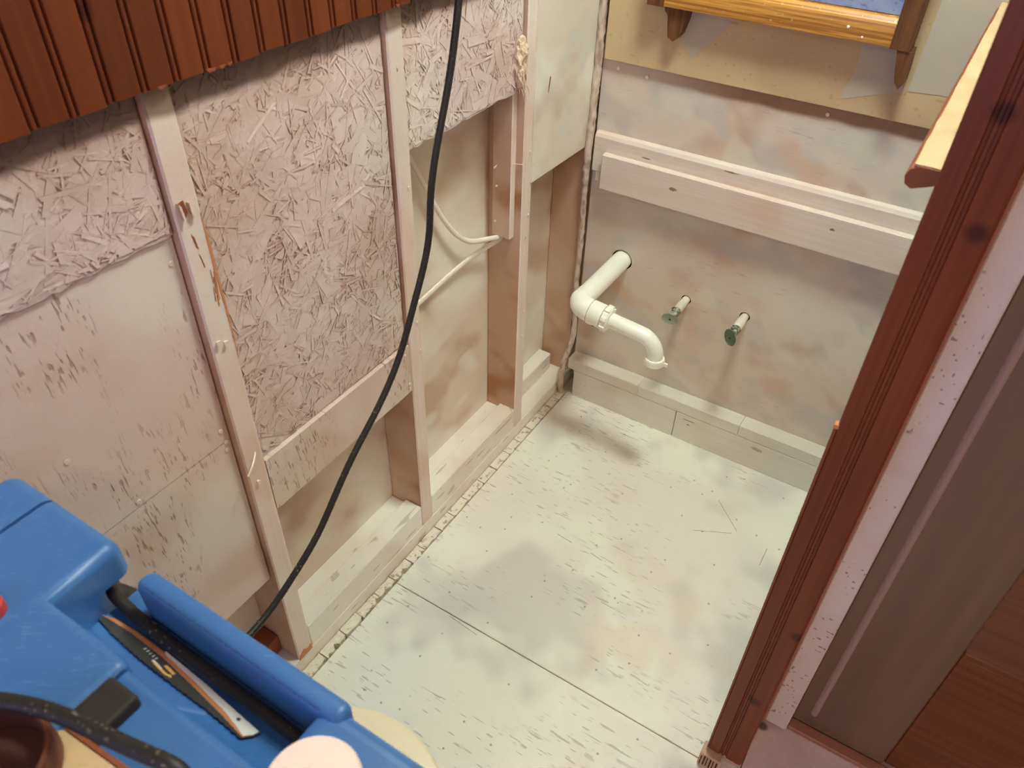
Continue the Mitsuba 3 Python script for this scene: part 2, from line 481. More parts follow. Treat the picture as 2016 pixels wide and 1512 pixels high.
# ---------------------------------------------------------------- floor
obj('subfloor', box(-0.12, 2.16, -3.26, 0.13, -0.06, -0.0185), 'paint_cavity', 'floor')
obj('plywood_sheet', box(0.027, 0.834, -0.799, 0.010, -0.018, 0.0, 0.0012), 'paint_floor', 'floor')
obj('plywood_sheet', box(0.027, 0.834, -2.02, -0.801, -0.018, 0.0, 0.0012), 'paint_floor', 'floor')
obj('plywood_sheet', box(0.836, 2.10, -2.02, -0.56, -0.018, 0.0, 0.0012), 'paint_floor_pink', 'floor')
obj('plywood_sheet', box(0.0, 2.10, -3.2, -2.022, -0.018, 0.0, 0.0012), 'paint_floor', 'floor')
tag('floor', 'bare plywood subfloor misted with blotchy cream white primer', None, None, 'structure')
# crumbly strip of plaster chips between sole plate and plywood
edges = [0.0, -.041, -.085, -.125, -.195, -.254, -.309, -.377, -.435, -.506, -.568, -.622, -.69, -.737, -.797, -.85, -.912, -.965, -1.028, -1.08, -1.14, -1.21, -1.29, -1.37, -1.45, -1.55]
for i in range(len(edges) - 1):
    y1, y0 = edges[i], edges[i + 1]
    rough = 0.0012 if y1 > -0.6 else 0.0035
    n = max(3, int((y1 - y0) / 0.007))
    yy = np.linspace(y0 + 0.0012, y1 - 0.0012, n)
    outer = [(0.0245 + rng.normal(0, rough) - (0.002 if y1 < -0.7 else 0), y) for y in yy]
    inner = [(0.0015 + abs(rng.normal(0, 0.0005)), y) for y in yy[::-1]]
    m = prism(outer + inner, 'z', -0.018, 0.0005 + rng.normal(0, rough * 0.5))
    if rough > 0.002:
        m = m.subdivide().subdivide()
        v = m.vertices
        top = v[:, 2] > -0.01
        v[top, 2] += (meshkit.noise(v[top] * [220, 300, 200], 3) - 0.6) * 0.006
        m.vertices = v
    obj('plaster_chip', m, 'chip_plaster', 'floor')

# ---------------------------------------------------------------- left wall
W = 'wall_left'
obj('sheathing', box(-0.100, -0.089, -1.66, 0.085, 0.0, 2.4), 'paint_cavity', W)
obj('sole_plate', box(-0.0885, 0.0, -1.66, 0.10, -0.0175, 0.040, 0.002), 'paint_sill', W)
STUD = [(-1.076, -1.038), (-0.660, -0.622), (-0.251, -0.213), (-1.489, -1.451)]
studs = []
for i, (a, b) in enumerate(STUD):
    m = box(-0.0885, 0.0, a, b, 0.0405, 2.39, 0.0025)
    studs.append(obj('stud', m, 'paint_stud', W))
obj('stud', box(-0.0885, -0.001, 0.047, 0.085, 0.0405, 2.39, 0.002), 'paint_stud', W)
# torn scars, slots and split edge on the first stud
s1 = studs[0]
obj('torn_notch', prism([(-1.070, 1.052), (-1.060, 1.054), (-1.058, 1.036), (-1.064, 1.030), (-1.0685, 1.034)], 'x', 0.0002, 0.0012), 'brown_band', s1)
for a in ([(-1.0705, 1.054), (-1.0675, 1.050), (-1.0655, 1.029), (-1.0685, 1.031)], [(-1.056, 1.050), (-1.052, 1.046), (-1.050, 1.030), (-1.0555, 1.034)]):
    obj('splinter', prism(a, 'x', 0.0, 0.006), 'paint_stud', s1)
obj('slot', prism([(-1.061, 1.008), (-1.0575, 1.002), (-1.0555, 0.984), (-1.0585, 0.988)], 'x', 0.0, 0.0006), 'brown_band', s1)
obj('slot', prism([(-1.0575, 0.978), (-1.0555, 0.974), (-1.0530, 0.957), (-1.0545, 0.957)], 'x', 0.0, 0.0006), 'brown_band', s1)
for k in range(9):
    y, z = -1.052 + rng.uniform(0, 0.009), 0.885 + rng.uniform(0, 0.045)
    obj('splinter', prism([(y, z), (y + 0.0013, z + 0.002), (y + rng.uniform(0, 0.003), z + rng.uniform(0.012, 0.03))], 'x', 0.0, 0.0014), 'raw_wood', s1)
obj('split', prism([(-1.0405, 1.03), (-1.0372, 1.0), (-1.0365, 0.86), (-1.0385, 0.80), (-1.0395, 0.88), (-1.0415, 0.95)], 'x', 0.0, 0.0009), 'raw_wood', s1)
obj('chipped_foot', prism([(-1.076, 0.041), (-1.040, 0.041), (-1.042, 0.056), (-1.050, 0.050), (-1.060, 0.060), (-1.070, 0.052)], 'x', 0.0, 0.0025), 'raw_wood', s1)


def nail(parent, x, y, z, r=0.0028, length=0.004, direction=(1, 0, 0), mat='nail_paint', bent=None):
    if bent is not None:
        m = tube([(x, y, z), (x + 0.010, y + bent[0] * 0.4, z + bent[1] * 0.2), (x + 0.016, y + bent[0], z + bent[1])], 0.0017, 8, 10)
    else:
        m = lathe([(0, -0.001), (r * 0.45, -0.001), (r * 0.45, length - 0.0012), (r, length - 0.0010), (r * 0.9, length), (0, length)], (x, y, z), direction, 12)
    return obj('nail', m, mat, parent, 30)


for y, z in ((-1.066, 0.843), (-1.054, 0.836), (-1.0615, 0.56)):
    nail(s1, 0.0, y, z, 0.0042, 0.005)
nail(s1, 0.0, -1.052, 0.617, bent=(-0.034, -0.016))
for y, z in ((-0.640, 1.10), (-0.633, 0.90), (-0.634, 0.62), (-0.637, 0.30), (-0.640, 0.12), (-0.630, 0.55)):
    nail(studs[1], 0.0, y, z, 0.003, 0.002)
for y, z in ((-0.224, 0.672), (-0.232, 0.622), (-0.237, 0.575), (-0.226, 0.41), (-0.230, 0.34), (-0.236, 0.27), (-0.226, 0.12), (-0.228, 0.82)):
    nail(studs[2], 0.0, y, z, 0.003, 0.003)

# plates between the studs: one on edge in front, one behind
bays = [(-1.4505, -1.0765), (-1.0375, -0.6605), (-0.6215, -0.2515)]
for a, b in bays[1:]:
    obj('bottom_block', box(-0.046, -0.001, a, b, 0.0405, 0.109, 0.002), 'paint_sill', W)
    obj('bottom_block', box(-0.0885, -0.047, a, b, 0.0405, 0.0965, 0.002), 'paint_sill', W)
obj('bottom_block', box(-0.0885, -0.049, -0.2125, 0.030, 0.0405, 0.0955, 0.002), 'paint_sill', W)
obj('bottom_block', box(-0.0885, -0.047, -1.4505, -1.0765, 0.0405, 0.09, 0.002), 'brown_band', W)

# short furring piece nailed to the third stud, with nails
f = obj('furring_strip', box(-0.066, -0.018, -0.270, -0.2515, 0.622, 1.3, 0.002), 'paint_stud', W)
nail(f, -0.055, -0.270, 0.79, 0.0028, 0.014, (0.2, -1, 0.0), 'nail_steel')
nail(f, -0.053, -0.270, 0.745, 0.0028, 0.004, (0, -1, 0.0))
nail(f, -0.0185, -0.262, 0.80, 0.0022, 0.020, (1, 0.45, 0.0), 'nail_steel')
nail(f, -0.056, -0.270, 0.66, 0.0028, 0.003, (0, -1, 0.0))


def rag(a, b, v, amp, freq=90, seed=0, n=40):
    t = np.linspace(a, b, n)
    w = meshkit.fbm(np.stack([t * freq, t * 0 + seed, t * 0], 1), 3, seed) - 0.5
    return list(zip(t, v + amp * 2 * w))


def strands(panel, y0, y1, z0, z1, xf, n, seed):
    r = np.random.default_rng(seed)
    n = int(n * (y1 - y0) * (z1 - z0))
    cy, cz = r.uniform(y0, y1, n), r.uniform(z0, z1, n)
    L = np.clip(r.lognormal(np.log(0.030), 0.55, n), 0.008, 0.09)
    Wd = np.clip(r.lognormal(np.log(0.0026), 0.65, n), 0.0016, 0.014)
    an = r.uniform(0, np.pi, n)
    big = r.random(n) < 0.10
    L[big], Wd[big] = r.uniform(0.04, 0.085, big.sum()), r.uniform(0.014, 0.028, big.sum())
    off = np.where(big, r.uniform(-0.0005, 0.0004, n), r.uniform(-0.0006, 0.0011, n))
    t1, t2 = r.normal(0, 0.011, n), r.normal(0, 0.08, n)
    t2 = np.where(big, t2 * 0.3, t2)
    th = 0.0008
    V, F, UV = [], [], []
    base = np.array([(0, 1, 2), (0, 2, 3), (4, 6, 5), (4, 7, 6), (0, 4, 5), (0, 5, 1), (1, 5, 6), (1, 6, 2), (2, 6, 7), (2, 7, 3), (3, 7, 4), (3, 4, 0)])[:, ::-1]
    k = 0
    for i in range(n):
        c, s = math.cos(an[i]), math.sin(an[i])
        q = np.array([(-1, -1), (1, -1), (1, 1), (-1, 1)]) * [L[i] / 2, Wd[i] / 2]
        q[:, 1] *= 1 + 0.25 * r.normal(0, 1, 4)
        q[:, 0] += r.normal(0, 0.0015, 4)
        y = cy[i] + q[:, 0] * c - q[:, 1] * s
        z = cz[i] + q[:, 0] * s + q[:, 1] * c
        y, z = np.clip(y, y0, y1), np.clip(z, z0, z1)
        if min(np.ptp(y), np.ptp(z)) < 0.0008:
            continue
        x = xf + off[i] + q[:, 0] * t1[i] + q[:, 1] * t2[i]
        top = np.stack([x + th, y, z], 1)
        bot = np.stack([x - th, y, z], 1)
        V += [top, bot]
        F.append(base + k)
        UV.append(np.full((8, 2), r.random()))
        k += 8
    m = trimesh.Trimesh(np.vstack(V), np.vstack(F), process=False)
    # each strand has to face outward
    if m.volume < 0:
        m.invert()
    scene[numbered(panel + '__strand')] = mikit.ply(m, 'paint_strand', False, uv=np.vstack(UV))
    tag(panel + '__strand', None, None, None, 'stuff')


OX = -0.0105
poly = [(-1.0785, 1.45), (-1.4485, 1.45)] + rag(-1.4485, -1.0785, 1.013, 0.004, 70, 3)
k = obj('osb_panel', prism(poly, 'x', OX - 0.011, OX), 'paint_osb', W)
strands(k, -1.447, -1.080, 1.017, 1.40, OX, 13000, 1)
poly = [(-0.6625, 1.45), (-1.0355, 1.45)] + rag(-1.0355, -0.6625, 0.583, 0.002, 70, 5)
k = obj('osb_panel', prism(poly, 'x', OX - 0.011, OX), 'paint_osb', W)
strands(k, -1.034, -0.664, 0.586, 1.40, OX, 13000, 2)
poly = [(-0.2535, 1.45), (-0.6195, 1.45)] + rag(-0.6195, -0.2535, 0.955, 0.004, 80, 8)
k = obj('osb_panel', prism(poly, 'x', OX - 0.011, OX), 'paint_osb', W)
strands(k, -0.618, -0.258, 0.959, 1.40, OX, 13000, 3)
# plywood filling the first bay, two sheets with a seam
poly = [(-1.0785, 0.661), (-1.0785, 1.012), (-1.4485, 1.012), (-1.4485, 0.661)]
k1 = obj('plywood_panel', prism(poly, 'x', -0.026, -0.0150), 'paint_ply', W)
poly = [(-1.0785, 0.6595), (-1.4485, 0.6595)] + rag(-1.4485, -1.0785, 0.308, 0.0015, 60, 9)
k2 = obj('plywood_panel', prism(poly, 'x', -0.026, -0.0150), 'paint_ply', W)
for y, z in ((-1.089, 0.975), (-1.090, 0.685), (-1.088, 0.645), (-1.086, 0.66), (-1.30, 0.80), (-1.24, 0.67)):
    nail(k1, -0.0155, y, z, 0.004, 0.002)
# plywood blocking strip under the middle panel
k = obj('blocking', prism([(-1.0365, 0.583), (-1.0365, 0.468), *rag(-1.0365, -0.6615, 0.466, 0.001, 50, 4)[1:], (-0.6615, 0.581)], 'x', -0.022, -0.0015), 'paint_ply', W)
for y, z in ((-0.668, 0.488), (-0.668, 0.478), (-0.674, 0.565)):
    nail(k, -0.002, y, z, 0.003, 0.002)
# smooth white panel beside the corner
k = obj('smooth_panel', prism([(-0.2215, 0.747), (0.040, 0.741), (0.040, 1.45), (-0.2215, 1.45)], 'x', -0.004, 0.0035), 'paint_card', W)
nail(k, 0.0035, -0.212, 0.79, 0.003, 0.0015)
obj('scuff', prism([(-0.166, 0.945), (-0.163, 0.958), (-0.160, 0.956), (-0.164, 0.936), (-0.167, 0.926), (-0.168, 0.932)], 'x', 0.0034, 0.0042), 'brown_band', k)
# torn fibrous clump at the end of the OSB beside the third stud
m = trimesh.creation.icosphere(4, 1.0)
v = m.vertices * [0.011, 0.014, 0.048]
nn = meshkit.fbm(v * [160, 160, 60], 4, 5) - 0.45
v = v + m.vertices * nn[:, None] * 0.022
m.vertices = v + [-0.004, -0.268, 1.012]
obj('torn_fibre', m, 'foam_fibre', W)
for kx in range(14):
    a = np.array([-0.002 + rng.uniform(-.004, .012), -0.262 + rng.uniform(-.014, .008), 0.965 + rng.uniform(0, .04)])
    obj('fibre_end', tube([a, a + [rng.uniform(0, .006), rng.uniform(-.004, .004), -0.012], a + [rng.uniform(0, .01), rng.uniform(-.006, .006), -rng.uniform(.018, .034)]], [0.0016, 0.0012, 0.0005], 5, 6), 'foam_fibre', W + '__torn_fibre')

# wainscot boards above, with beaded tongue-and-groove joints and a rough sawn lower edge
J0, PITCH = -1.080, 0.0425
for i in range(-13, 27):
    a = J0 + i * PITCH
    b = a + PITCH
    if b > 0.046:
        break
    prof = [(0.0015, a + 0.0006)]
    prof += [(0.0062, a + 0.0008), (0.0062, a + 0.0022)]
    for t in np.linspace(-1, 1, 7):
        prof.append((0.0078 + 0.0020 * math.sqrt(max(0, 1 - t * t)), a + 0.0052 + 0.0028 * t))
    prof += [(0.0060, a + 0.0084), (0.0060, a + 0.0098), (0.0098, a + 0.0108), (0.0102, a + 0.0120), (0.0102, b - 0.0022), (0.0094, b - 0.0006), (0.0015, b - 0.0006)]
    m = prism(prof, 'z', 1.189 + rng.uniform(-0.0012, 0.0014), 2.38)
    obj('board', m, 'stained_pine', W + '__wainscot')
tag(W + '__wainscot', 'orange brown beadboard wainscot with rough cut lower edge')
for i in range(14):   # torn slivers along the cut
    y = rng.uniform(-1.35, 0.0)
    l = rng.uniform(0.004, 0.016)
    obj('sliver', prism([(y, 1.1915), (y + l, 1.1915), (y + l * 0.7, 1.1888 - rng.uniform(0, .001)), (y + l * 0.3, 1.188 - rng.uniform(0, .0018))], 'x', 0.007, 0.0104), 'brown_band', W + '__wainscot')
obj('drywall', box(-0.10, 0.010, -3.26, -1.662, 0.0, 2.4), 'room_paint', W)
tag(W, 'stripped left wall with exposed studs and primer misted panels', None, None, 'structure')

# ---------------------------------------------------------------- corner plaster edge
cp = [(0.012, 0.040, 1.35), (0.012, 0.040, 1.04), (0.012, 0.040, 0.925), (0.011, 0.038, 0.847), (0.011, 0.036, 0.776), (0.012, 0.030, 0.732), (0.012, 0.030, 0.624), (0.012, 0.034, 0.478), (0.012, 0.036, 0.281), (0.012, 0.030, 0.150), (0.010, 0.010, 0.12), (0.010, -0.006, 0.085), (0.011, -0.006, 0.001)]
m = tube(cp, [0.0085, 0.009, 0.0095, 0.0085, 0.010, 0.0085, 0.0075, 0.007, 0.007, 0.008, 0.008, 0.0085, 0.0085], 14, 420)
v = m.vertices
v += m.vertex_normals * ((meshkit.fbm(v * [130, 130, 70], 4, 11) - 0.5) * 0.007)[:, None]
m.vertices = v
obj('ragged_edge', m, 'corner_plaster', 'trim_1', True)
tag('trim_1', 'ragged plaster edge left standing up the corner', None, None, 'structure')

# ---------------------------------------------------------------- back wall
K = 'wall_back'
obj('sheathing', box(-0.10, 2.16, 0.090, 0.10, 0.0, 2.4), 'paint_cavity', K)
obj('lower_panel', to_tri((m3.Manifold(m3.Mesh(*[np.asarray(a, t) for a, t in ((box(0.020, 0.80, 0.047, 0.058, 0.10, 0.69, 0.001).vertices, np.float32), (box(0.020, 0.80, 0.047, 0.058, 0.10, 0.69, 0.001).faces, np.uint32))]))
     - m3.Manifold.cylinder(0.1, 0.0285, 0.0285, 48).rotate([90, 0, 0]).translate([0.127, 0.09, 0.463])
     - m3.Manifold.cylinder(0.1, 0.0130, 0.0130, 24).rotate([90, 0, 0]).translate([0.313, 0.09, 0.411])
     - m3.Manifold.cylinder(0.1, 0.0130, 0.0130, 24).rotate([90, 0, 0]).translate([0.464, 0.09, 0.418]))), 'paint_back', K)
obj('upper_panel', box(0.020, 0.80, 0.047, 0.058, 0.695, 1.0, 0.001), 'paint_back', K)
obj('backing', box(0.0205, 0.80, 0.0585, 0.0895, 0.0, 0.435, 0.001), 'dark_gap', K)
# two lap boards
obj('ledge_board', prism(
    [(0.0465, 0.690), (0.0285 + 0.001, 0.690), (0.0285 + 0.001, 0.7735), (0.034, 0.781), (0.0465, 0.784)], 'x', 0.0265, 0.80), 'paint_ledge', K)
obj('ledge_board', box(0.0575, 0.80, 0.0105, 0.029, 0.656, 0.7425, 0.002), 'paint_ledge', K)
obj('spacer', box(0.036, 0.056, 0.030, 0.0465, 0.664, 0.689, 0.001), 'paint_back', K)
# base: rail over planks
obj('base_rail', box(0.0235, 0.2425, 0.0005, 0.0465, 0.0925, 0.1275, 0.0015), 'paint_base', K)
obj('base_rail', box(0.2430, 0.5325, 0.0005, 0.0465, 0.0925, 0.1273, 0.0015), 'paint_base', K)
obj('base_rail', box(0.5330, 0.80, 0.0005, 0.0465, 0.0925, 0.1275, 0.0015), 'paint_base', K)
obj('base_plank', box(0.0445, 0.3605, 0.001, 0.0465, 0.0002, 0.092, 0.0012), 'paint_base', K)
obj('base_plank', box(0.3625, 0.80, 0.0005, 0.0465, 0.0002, 0.092, 0.0012), 'paint_base', K)
# paper faced drywall above with torn patches
obj('drywall', box(0.028, 0.86, 0.034, 0.0465, 0.948, 2.4, 0.001), 'drywall_paper', K)
for poly in ([(1.06, 0.18), (1.10, 0.19), (1.075, 0.30), (1.02, 0.262), (1.008, 0.245), (0.985, 0.228), (1.0, 0.215), (1.012, 0.20)],
             [(1.09, 0.545), (1.03, 0.548), (0.968, 0.535), (0.985, 0.585), (1.004, 0.64), (1.08, 0.622)],
             [(1.45, 0.655), (1.15, 0.652), (1.006, 0.648), (1.010, 0.70), (1.012, 0.80), (1.45, 0.80)]):
    obj('torn_patch', prism(poly, 'y', 0.0332, 0.0341), 'torn_gypsum', K)
tag(K, 'stripped back wall of lap boards and plywood below torn drywall', None, None, 'structure')
for x, z in ((0.06, 0.93), (0.13, 0.925), (0.52, 0.93)):
    nail(K + '__upper_panel', x, 0.0468, z, 0.004, 0.003, (0, -1, 0))

# ---------------------------------------------------------------- right return wall, casing, jamb, door
R_ = 'wall_right'
obj('framing', box(0.772, 0.832, -0.778, 0.0885, 0.0, 2.4, 0.001), 'paint_back', R_)
lm = prism([(1.172, 0.7715), (1.172, 0.748), (1.168, 0.741), (1.160, 0.7375), (1.152, 0.740), (1.148, 0.747), (1.153, 0.760), (1.158, 0.7715)], 'y', -0.735, 0.032)
obj('ledge_moulding', lm, 'brown_band', R_)
ys = np.linspace(-0.733, 0.030, 60)
tp = [(0.7712, y) for y in ys[::-1]] + [(0.7425 + 0.0012 * (meshkit.noise(np.array([[y * 30, 0, 0]]))[0] - 0.5), y) for y in ys]
obj('ledge_top', prism(tp, 'z', 1.1715, 1.1735), 'ledge_top', R_ + '__ledge_moulding', label='raw tan top')
tag(R_, 'narrow return wall ending behind the red brown casing', None, None, 'structure')

cas = 'trim_2'
xa, xb, yf, yb = 0.769, 0.832, -0.800, -0.779
prof = [(xa, yb), (xa, yf + 0.003), (xa + 0.002, yf + 0.001), (0.790, yf), (0.7915, yf + 0.0035), (0.7945, yf + 0.004), (0.7955, yf + 0.001), (0.7985, yf + 0.001), (0.7995, yf + 0.004), (0.8025, yf + 0.0035), (0.804, yf), (xb - 0.004, yf), (xb - 0.0015, yf + 0.0015), (xb, yf + 0.005), (xb, yb)]
obj('casing', prism(prof, 'z', 0.052, 2.1), 'red_stain', cas)
obj('casing_lip', prism([(0.052, 0.7665), (0.870, 0.7655), (0.872, 0.7692), (0.052, 0.7692)], 'y', -0.799, -0.782), 'red_stain', cas)
obj('splinter', prism([(0.870, 0.7648), (0.876, 0.7650), (0.877, 0.7705), (0.871, 0.7710)], 'y', -0.800, -0.790), 'blade_orange', cas, label='pale orange torn chip')
obj('paint_edge', prism([(0.06, 0.7655), (0.50, 0.7668), (0.70, 0.7680), (0.70, 0.7690), (0.06, 0.7690)], 'y', -0.7815, -0.779), 'paint_floor', cas)
# broken foot of the casing
foot = box(0.760, 0.800, -0.812, -0.783, 0.0005, 0.045, 0.002)
obj('broken_foot', foot, 'paint_stud', cas)
for i in range(6):
    x = 0.7635 + i * 0.0058
    obj('staple_slot', box(x, x + 0.0016 + 0.001 * (i % 2), -0.8135, -0.8115, 0.008 + 0.004 * rng.random(), 0.036 + 0.006 * rng.random(), 0.0003), 'dark_gap', cas)
tag(cas, 'red brown stained door casing with a double groove', None, None, 'structure')

jm = 'trim_3'
obj('stop_strip', box(0.8345, 0.8425, -0.674, -0.640, 0.012, 2.06, 0.0015), 'pink_strip', jm)
obj('jamb', box(0.8430, 0.8840, -0.664, -0.625, 0.012, 2.06, 0.002), 'jamb_paint', jm)
tag(jm, 'speckled white door jamb with a pinkish stop strip', None, None, 'structure')
obj('threshold', box(0.8855, 2.09, -0.652, -0.628, 0.0003, 0.012, 0.002), 'pink_strip', 'trim_4')
tag('trim_4', 'low pinkish threshold strip under the brown door', None, None, 'structure')

D = 'door_1'
obj('stile', box(0.8865, 1.0595, -0.632, -0.598, 0.016, 2.04, 0.003), 'door_lacquer', D)
obj('bead', prism([(0.9120, -0.6315), (0.9145, -0.6350), (0.9185, -0.6365), (0.9225, -0.6350), (0.9250, -0.6315)], 'z', 0.06, 2.03), 'bead_highlight', D, 40)
obj('lower_panel', box(1.0600, 1.62, -0.626, -0.604, 0.016, 0.388, 0.003), 'louver_wood', D)
obj('middle_rail', box(1.0600, 1.62, -0.630, -0.600, 0.3885, 0.405, 0.003), 'louver_wood', D)
obj('backing', box(1.0600, 1.62, -0.6065, -0.602, 0.406, 2.04, 0.001), 'dark_gap', D)
obj('far_stile', box(1.6205, 1.78, -0.632, -0.598, 0.016, 2.04, 0.003), 'door_lacquer', D)
for i in range(70):
    z = 0.409 + i * 0.0228
    obj('louver', prism([(-0.6300, z), (-0.6255, z), (-0.6085, z + 0.022), (-0.6130, z + 0.022)], 'x', 1.0605, 1.6195), 'louver_wood', D)
tag(D, 'dark brown louvered door seen at the right edge', None, None, 'structure')
obj('infill', box(1.785, 2.10, -0.64, -0.60, 0.0, 2.4), 'room_paint', 'wall_front')
obj('header', box(0.8345, 1.784, -0.64, -0.60, 2.065, 2.4), 'room_paint', 'wall_front')
tag('wall_front', 'plain painted wall around the brown door', None, None, 'structure')

# ---------------------------------------------------------------- room shell behind the photographer
obj('wall_side', box(2.101, 2.16, -3.26, -0.55, 0.0, 2.4), 'room_paint', kind='structure', label='plain painted side wall')
obj('wall_rear', box(0.011, 2.10, -3.26, -3.20, 0.0, 2.4), 'room_paint', kind='structure', label='plain painted rear wall with the added glowing window')
obj('ceiling', box(-0.12, 2.16, -3.26, 0.13, 2.4005, 2.46), 'ceiling_paint', kind='structure', label='plain white ceiling')

# ---------------------------------------------------------------- oak framed mirror
M = 'wall_mirror'
yf, yb = -0.004, 0.0335
rail = [(1.083, yb), (1.083, yf + 0.002), (1.085, yf), (1.112, yf), (1.122, yf + 0.003), (1.129, yf + 0.010), (1.131, yf + 0.018), (1.131, yb)]
obj('bottom_rail', prism([(y, z) for z, y in rail], 'x', 0.164, 0.5985), 'golden_oak', M, 25)


# stiles with pointed legs below the rail
obj('stile', prism([(2.0, 0.130), (1.083, 0.130), (1.083, 0.1635), (2.0, 0.1635)], 'y', yf - 0.004, yb), 'dark_oak', M)
obj('leg', prism([(1.0825, 0.163), (1.0825, 0.214), (1.060, 0.211), (1.032, 0.203), (1.019, 0.190), (1.026, 0.178), (1.050, 0.174), (1.066, 0.172), (1.074, 0.165)], 'y', 0.006, yb), 'dark_oak', M)
obj('stile', prism([(2.0, 0.5990), (1.083, 0.5990), (1.083, 0.633), (2.0, 0.633)], 'y', yf - 0.006, yb), 'dark_oak', M)
obj('leg', prism([(1.0825, 0.612), (1.0825, 0.638), (1.050, 0.640), (1.028, 0.640), (1.018, 0.634), (1.030, 0.624), (1.055, 0.618), (1.074, 0.614)], 'y', yf - 0.004, yb), 'dark_oak', M)
obj('glass', box(0.1640, 0.5985, 0.016, 0.0205, 1.1315, 2.0, 0.001), 'mirror_glass', M)
obj('back_board', box(0.1640, 0.5985, 0.0210, 0.0330, 1.1315, 2.0, 0.001), 'dark_oak', M)
obj('top_rail', box(0.130, 0.633, yf - 0.004, yb, 2.0005, 2.03, 0.002), 'golden_oak', M)
for x, z, r in ((0.520, 1.105, 0.003), (0.548, 1.092, 0.0022)):
    obj('paint_fleck', lathe([(0, 0), (r, 0), (r * 0.6, 0.0012), (0, 0.0016)], (x, yf, z), (0, -1, 0), 10), 'blade_white', M)
tag(M, 'oak framed mirror with pointed legs hung on the torn drywall', 'mirror')

# ---------------------------------------------------------------- drain pipe
P = 'drain_pipe'
hx, hz, ey = 0.127, 0.463, -0.19
obj('wall_tube', tube([(hx, 0.085, hz), (hx, ey + 0.022, hz)], 0.0242, 36), 'pvc', P, 40)
el = [(hx, ey + 0.045, hz), (hx, ey + 0.024, hz)] + [(hx + 0.024 - 0.024 * math.cos(t), ey + 0.024 - 0.024 * math.sin(t), hz - 0.004 * t) for t in np.linspace(0.15, math.pi / 2, 9)] + [(hx + 0.040, ey, hz - 0.010)]
obj('elbow', tube(el, [0.0255] * 2 + [0.0275] * 9 + [0.0275], 32, straight=True), 'pvc', P, 50)
ax = np.array([1.0, 0.0, -0.09])
ax /= np.linalg.norm(ax)
o = np.array([hx + 0.036, ey, hz - 0.0095])
obj('hub', lathe([(0, 0), (0.0285, 0), (0.0292, 0.002), (0.0292, 0.030), (0.0280, 0.033), (0, 0.033)], o, ax, 36), 'pvc', P, 40)
obj('seam_ring', lathe([(0.026, 0.0), (0.0298, 0.0), (0.0298, 0.0014), (0.026, 0.0014)], o - ax * 0.0012, ax, 36), 'pvc_line', P)
nt = P + '__slip_nut'
obj('slip_nut', lathe([(0, 0), (0.0275, 0), (0.0290, 0.002), (0.0290, 0.013), (0.0265, 0.017), (0.0225, 0.019), (0, 0.019)], o + ax * 0.0345, ax, 24), 'pvc', P, 30)
u = np.cross(ax, [0, 0, 1.0]); u /= np.linalg.norm(u); w = np.cross(ax, u)
for i in range(8):
    t = i * math.pi / 4 + 0.3
    d = math.cos(t) * u + math.sin(t) * w
    c = o + ax * 0.0345 + d * 0.0295
    m = trimesh.creation.box([0.0135, 0.0062, 0.0080])
    fr = np.eye(4)
    fr[:3, 0], fr[:3, 1], fr[:3, 2], fr[:3, 3] = ax, d, np.cross(ax, d), c + ax * 0.0085
    m.apply_transform(fr)
    obj('rib', m, 'pvc', nt)
a0 = o + ax * 0.050
arm = [a0, a0 + ax * 0.03, a0 + ax * 0.072]
bend_c = a0 + ax * 0.082
dn = np.array([0.04, 0.0, -1.0]); dn /= np.linalg.norm(dn)
for t in np.linspace(0, math.pi / 2, 12):
    arm.append(bend_c + ax * 0.040 * math.sin(t) + dn * 0.040 * (1 - math.cos(t)))
arm.append(arm[-1] + dn * 0.014)
obj('trap_arm', tube(arm, 0.0183, 32, straight=True), 'pvc', P, 50)
e = np.array(arm[-1])
obj('end_nut', lathe([(0.0183, -0.003), (0.0225, -0.003), (0.0235, 0.0), (0.0240, 0.003), (0.0240, 0.013), (0.0215, 0.0145), (0.0165, 0.0145), (0.0160, -0.003)], e - dn * 0.004, dn, 30), 'pvc', P, 30)
m = trimesh.creation.box([0.010, 0.004, 0.009]); m.apply_translation(e + dn * 0.006 + [0.0265, 0.004, 0])
obj('lug', m, 'pvc', P + '__end_nut')
obj('brown_mark', lathe([(0, 0), (0.004, 0), (0.0035, 0.0006), (0, 0.0006)], o + ax * 0.018 + np.array([0.0, -0.0205, -0.0205]), (0, -1, -1), 12), 'brown_band', P + '__hub')
tag(P, 'cream PVC drain pipe elbowing out of the back wall with open trap arm', 'pipe')

# ---------------------------------------------------------------- shutoff valves


